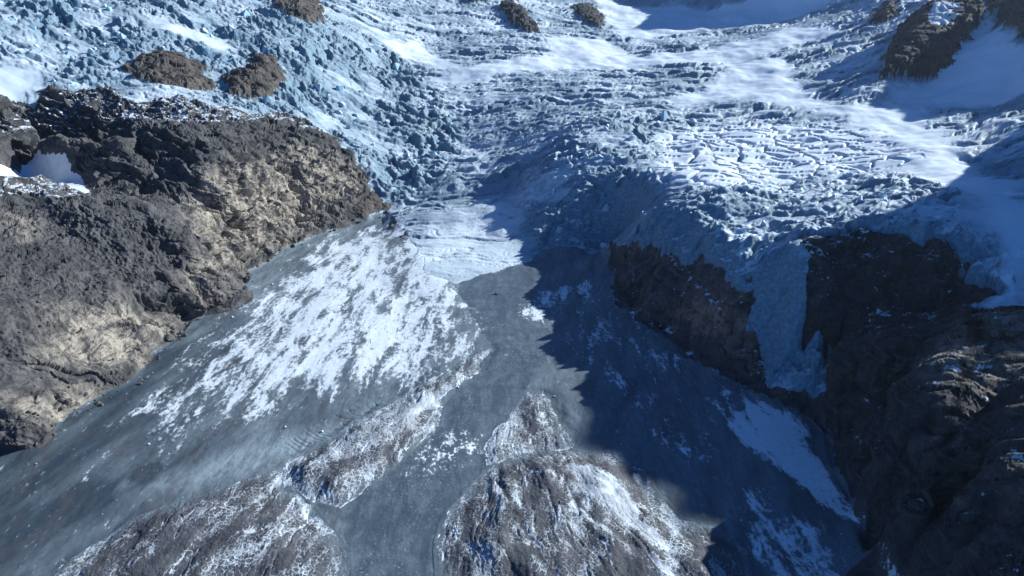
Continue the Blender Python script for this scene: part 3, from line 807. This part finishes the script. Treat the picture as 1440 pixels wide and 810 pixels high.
M_SCR = m_rock('dark moraine rubble', (0.04, 0.037, 0.04), (0.085, 0.075, 0.075), (0.12, 0.10, 0.09), (0.10, 0.085, 0.075), 0.3, (0, 0, 0))


# ------------------------------------------------------------------ cut the relief into its pieces
def tag(o, label=None, cat=None, group=None, kind=None):
    for k_, v_ in (('label', label), ('category', cat), ('group', group), ('kind', kind)):
        if v_: o[k_] = v_
    return o


idx = np.arange(NV).reshape(NCOL, NROW)
Q = np.stack([idx[:-1, :-1], idx[1:, :-1], idx[1:, 1:], idx[:-1, 1:]], -1).reshape(-1, 4)
qr = rid[Q[:, 0]].copy()
qr[((rid[Q] == GLAC_) & (lipw[Q] > 0.05)).any(1)] = GLAC_          # the face of the ice wall is ice
used_faces = np.zeros(len(Q), bool)


def cut(name, sel, mat, crisp=False):
    f = Q[sel]
    if not len(f): return None
    vs, inv = np.unique(f.ravel(), return_inverse=True)
    me = bpy.data.meshes.new(name)
    me.vertices.add(len(vs)); me.vertices.foreach_set('co', P2[vs].ravel())
    me.loops.add(len(inv)); me.loops.foreach_set('vertex_index', inv.astype(np.int32))
    me.polygons.add(len(f)); me.polygons.foreach_set('loop_start', np.arange(0, len(inv), 4, dtype=np.int32))
    me.polygons.foreach_set('use_smooth', np.full(len(f), not crisp, bool))
    for nm, ar in (('snow', snow), ('tone', tone), ('crest', RK)):
        a = me.attributes.new(nm, 'FLOAT', 'POINT'); a.data.foreach_set('value', ar[vs].astype(np.float32))
    me.update(); me.materials.append(mat)
    o = bpy.data.objects.new(name, me); COL.objects.link(o)
    return o


far = Y[Q[:, 0]] > 3050
tag(cut('valley_floor', qr == FLOOR_, M_FL), kind='structure')
tag(cut('meltwater_channel', qr == RIVER_, M_RV), kind='structure')
glacier = tag(cut('glacier', qr == GLAC_, M_GL), kind='structure')
hill_left = tag(cut('rocky_hillside', qr == LEFT_, M_LEFT, True), kind='structure')
tag(cut('cliff_terrain', qr == R1_, M_CLIFF, True), kind='structure')
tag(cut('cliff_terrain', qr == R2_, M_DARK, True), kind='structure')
hill_right = tag(cut('rocky_hillside', qr == R3_, M_RIGHT, True), kind='structure')
tag(cut('moraine_ground', qr == SCREE_, M_SCR, True), kind='structure')
for i, o in enumerate(OUT):
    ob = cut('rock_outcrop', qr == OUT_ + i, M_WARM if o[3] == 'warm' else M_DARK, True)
    if ob: tag(ob, o[2], 'rock outcrop', 'rock outcrops standing out of the ice')
for i, o in enumerate(MND):
    ob = cut('rock_mound', qr == MND_ + i, M_MD)
    if ob: tag(ob, o[3], 'rock mound', 'scoured rock mounds on the valley floor')
for i, lb in enumerate(('blue-white snow patch lying in the shaded rock hollow at the left edge',)):
    ob = cut('snow_patch', qr == PATCH_ + i, M_SN)
    if ob: tag(ob, lb, 'snow patch')
print('cut', round(time.time() - T0, 1))

# ------------------------------------------------------------------ loose blocks
rnd = random.Random(5)


def chunk(name, k, box, round_, mat):
    """an irregular convex block: hull of random points"""
    bm = bmesh.new()
    for i in range(k):
        v = Vector((rnd.gauss(0, 1), rnd.gauss(0, 1), rnd.gauss(0, 1)))
        e = v.normalized()
        if not round_:
            mx = max(abs(e.x), abs(e.y), abs(e.z)); e = e / (mx ** 0.75)
        bm.verts.new((e.x * box[0] * rnd.uniform(.8, 1.05), e.y * box[1] * rnd.uniform(.8, 1.05), e.z * box[2] * rnd.uniform(.8, 1.05)))
    r = bmesh.ops.convex_hull(bm, input=bm.verts[:])
    for v in [v for v in bm.verts if not v.link_faces]: bm.verts.remove(v)
    me = bpy.data.meshes.new(name); bm.to_mesh(me); bm.free(); me.materials.append(mat)
    return me


BOULD = [chunk('boulder', 20, (1, rnd.uniform(.65, 1), rnd.uniform(.5, .8)), True, M_BO) for _ in range(8)]
SERAC = [chunk('serac', 18, (1, rnd.uniform(.5, .9), rnd.uniform(.9, 1.5)), False, M_BK) for _ in range(8)]


def place(me, name, i, size, sink=0.3, parent=None, zs=1.0):
    o = bpy.data.objects.new(name, me); COL.objects.link(o)
    p = P2[i]
    o.location = (float(p[0]), float(p[1]), float(p[2]) + size * (0.5 - sink))
    o.rotation_euler = (rnd.uniform(-.3, .3), rnd.uniform(-.3, .3), rnd.uniform(0, 6.28))
    o.scale = (size, size, size * zs)
    if parent: o.parent = parent
    return o


pick = np.random.RandomState(3)


def choose(weight, k):
    wgt = weight / weight.sum()
    return pick.choice(NV, k, replace=False, p=wgt)


inview = (np.abs(X / Y) < 0.86) & (Y > 300)
# boulders on the left scree (evenly over ground area as it looks from above)
wb = np.where((rid == LEFT_) & inview & (N1[:, 2] > 0.55), scree ** 2, 0)
for i in choose(wb, 190):
    s = Y[i] / 640 * rnd.choice((1.1, 1.3, 1.5, 1.9, 2.6))
    tag(place(rnd.choice(BOULD), 'boulder', i, s), 'grey angular boulder lying in the scree on the left slope', 'boulder', 'boulders in the left scree')
wb = np.where((np.abs(d_floor) < 11) & (X < -150) & (Y > 400) & (Y < 1150) & inview, 1.0, 0)
for i in choose(wb, 110):
    s = Y[i] / 640 * rnd.choice((1.2, 1.6, 2.2, 3.2))
    tag(place(rnd.choice(BOULD), 'boulder', i, s), 'grey boulder resting along the left shore of the frozen floor', 'boulder', 'boulders along the left shore')
wb = np.where((rid == SCREE_) & inview, 1.0, 0)
for i in choose(wb, 60):
    s = Y[i] / 640 * rnd.choice((1.0, 1.3, 1.8, 2.4))
    tag(place(rnd.choice(BOULD), 'boulder', i, s), 'dark boulder in the rubble below the shaded cliff', 'boulder', 'boulders below the right cliff')


def spot(u, v):
    x, y = ground(u, v)
    return int(np.argmin((P2[:, 0] - x) ** 2 + (P2[:, 1] - y) ** 2))


for (u, v, s, lb) in ((238, 479, 7.5, 'pale flat boulder, largest of the pair where the tan slab meets the grey ice'), (243, 470, 4.5, 'rounded pale boulder just above the flat one at the foot of the tan slab'),
                      (255, 471, 3.2, 'small pale boulder right of the flat one at the foot of the tan slab'), (698, 415, 3.0, 'dark lone boulder sitting in the middle of the grey channel'),
                      (215, 470, 5.0, 'brown boulder wedged against the tan slab by the shore')):
    tag(place(BOULD[1], 'boulder', spot(u, v), s), lb, 'boulder')
# ice blocks on the floor
wb = np.where((rid == FLOOR_) & inview & (snow < 0.5) & (Y < 800), 1.0, 0)
for i in choose(wb, 36):
    tag(place(rnd.choice(SERAC), 'ice_block', i, Y[i] / 640 * rnd.choice((.7, .9, 1.2, 1.7)), 0.25, None, 0.6), 'small white block of ice stranded on the grey frozen floor', 'ice block', 'ice blocks on the floor')
# seracs are pieces of the glacier
wb = np.where((rid == GLAC_) & inview & (d_ser > 5) & (d_smooth < 0) & (d_tongue_snow < -10) & (Y < 1900), 1.0 / Y, 0)
for i in choose(wb, 290):
    place(rnd.choice(SERAC), 'serac', i, Y[i] / 1000 * rnd.choice((3, 4, 5, 6.5)), 0.55, glacier, rnd.uniform(.7, 1.2))
print('objects', round(time.time() - T0, 1))

# ------------------------------------------------------------------ air
HAZE = 0.000014
if HAZE:
    zl = float(P2[:, 2].min()) - 1; zh = float(max(P2[:, 2].max() + 5, CAM_H + 5))
    xa, xb = float(P2[:, 0].min()) - 50, float(P2[:, 0].max()) + 50
    ya, yb = -60.0, float(P2[:, 1].max()) + 50
    me = bpy.data.meshes.new('haze')
    me.from_pydata([(x, y, z) for x in (xa, xb) for y in (ya, yb) for z in (zl, zh)], [], [(0, 1, 3, 2), (4, 6, 7, 5), (0, 4, 5, 1), (2, 3, 7, 6), (0, 2, 6, 4), (1, 5, 7, 3)])
    hm = bpy.data.materials.new('haze'); hm.use_nodes = True
    nt = hm.node_tree
    for nd in [x for x in nt.nodes if x.type == 'BSDF_PRINCIPLED']: nt.nodes.remove(nd)
    pv = nt.nodes.new('ShaderNodeVolumePrincipled')
    pv.inputs['Color'].default_value = (0.80, 0.88, 1.0, 1)
    pv.inputs['Density'].default_value = HAZE
    pv.inputs['Anisotropy'].default_value = 0.4
    nt.links.new(pv.outputs[0], nt.nodes['Material Output'].inputs['Volume'])
    me.materials.append(hm)
    ho = bpy.data.objects.new('haze', me); COL.objects.link(ho); ho['kind'] = 'stuff'
print('done', round(time.time() - T0, 1))
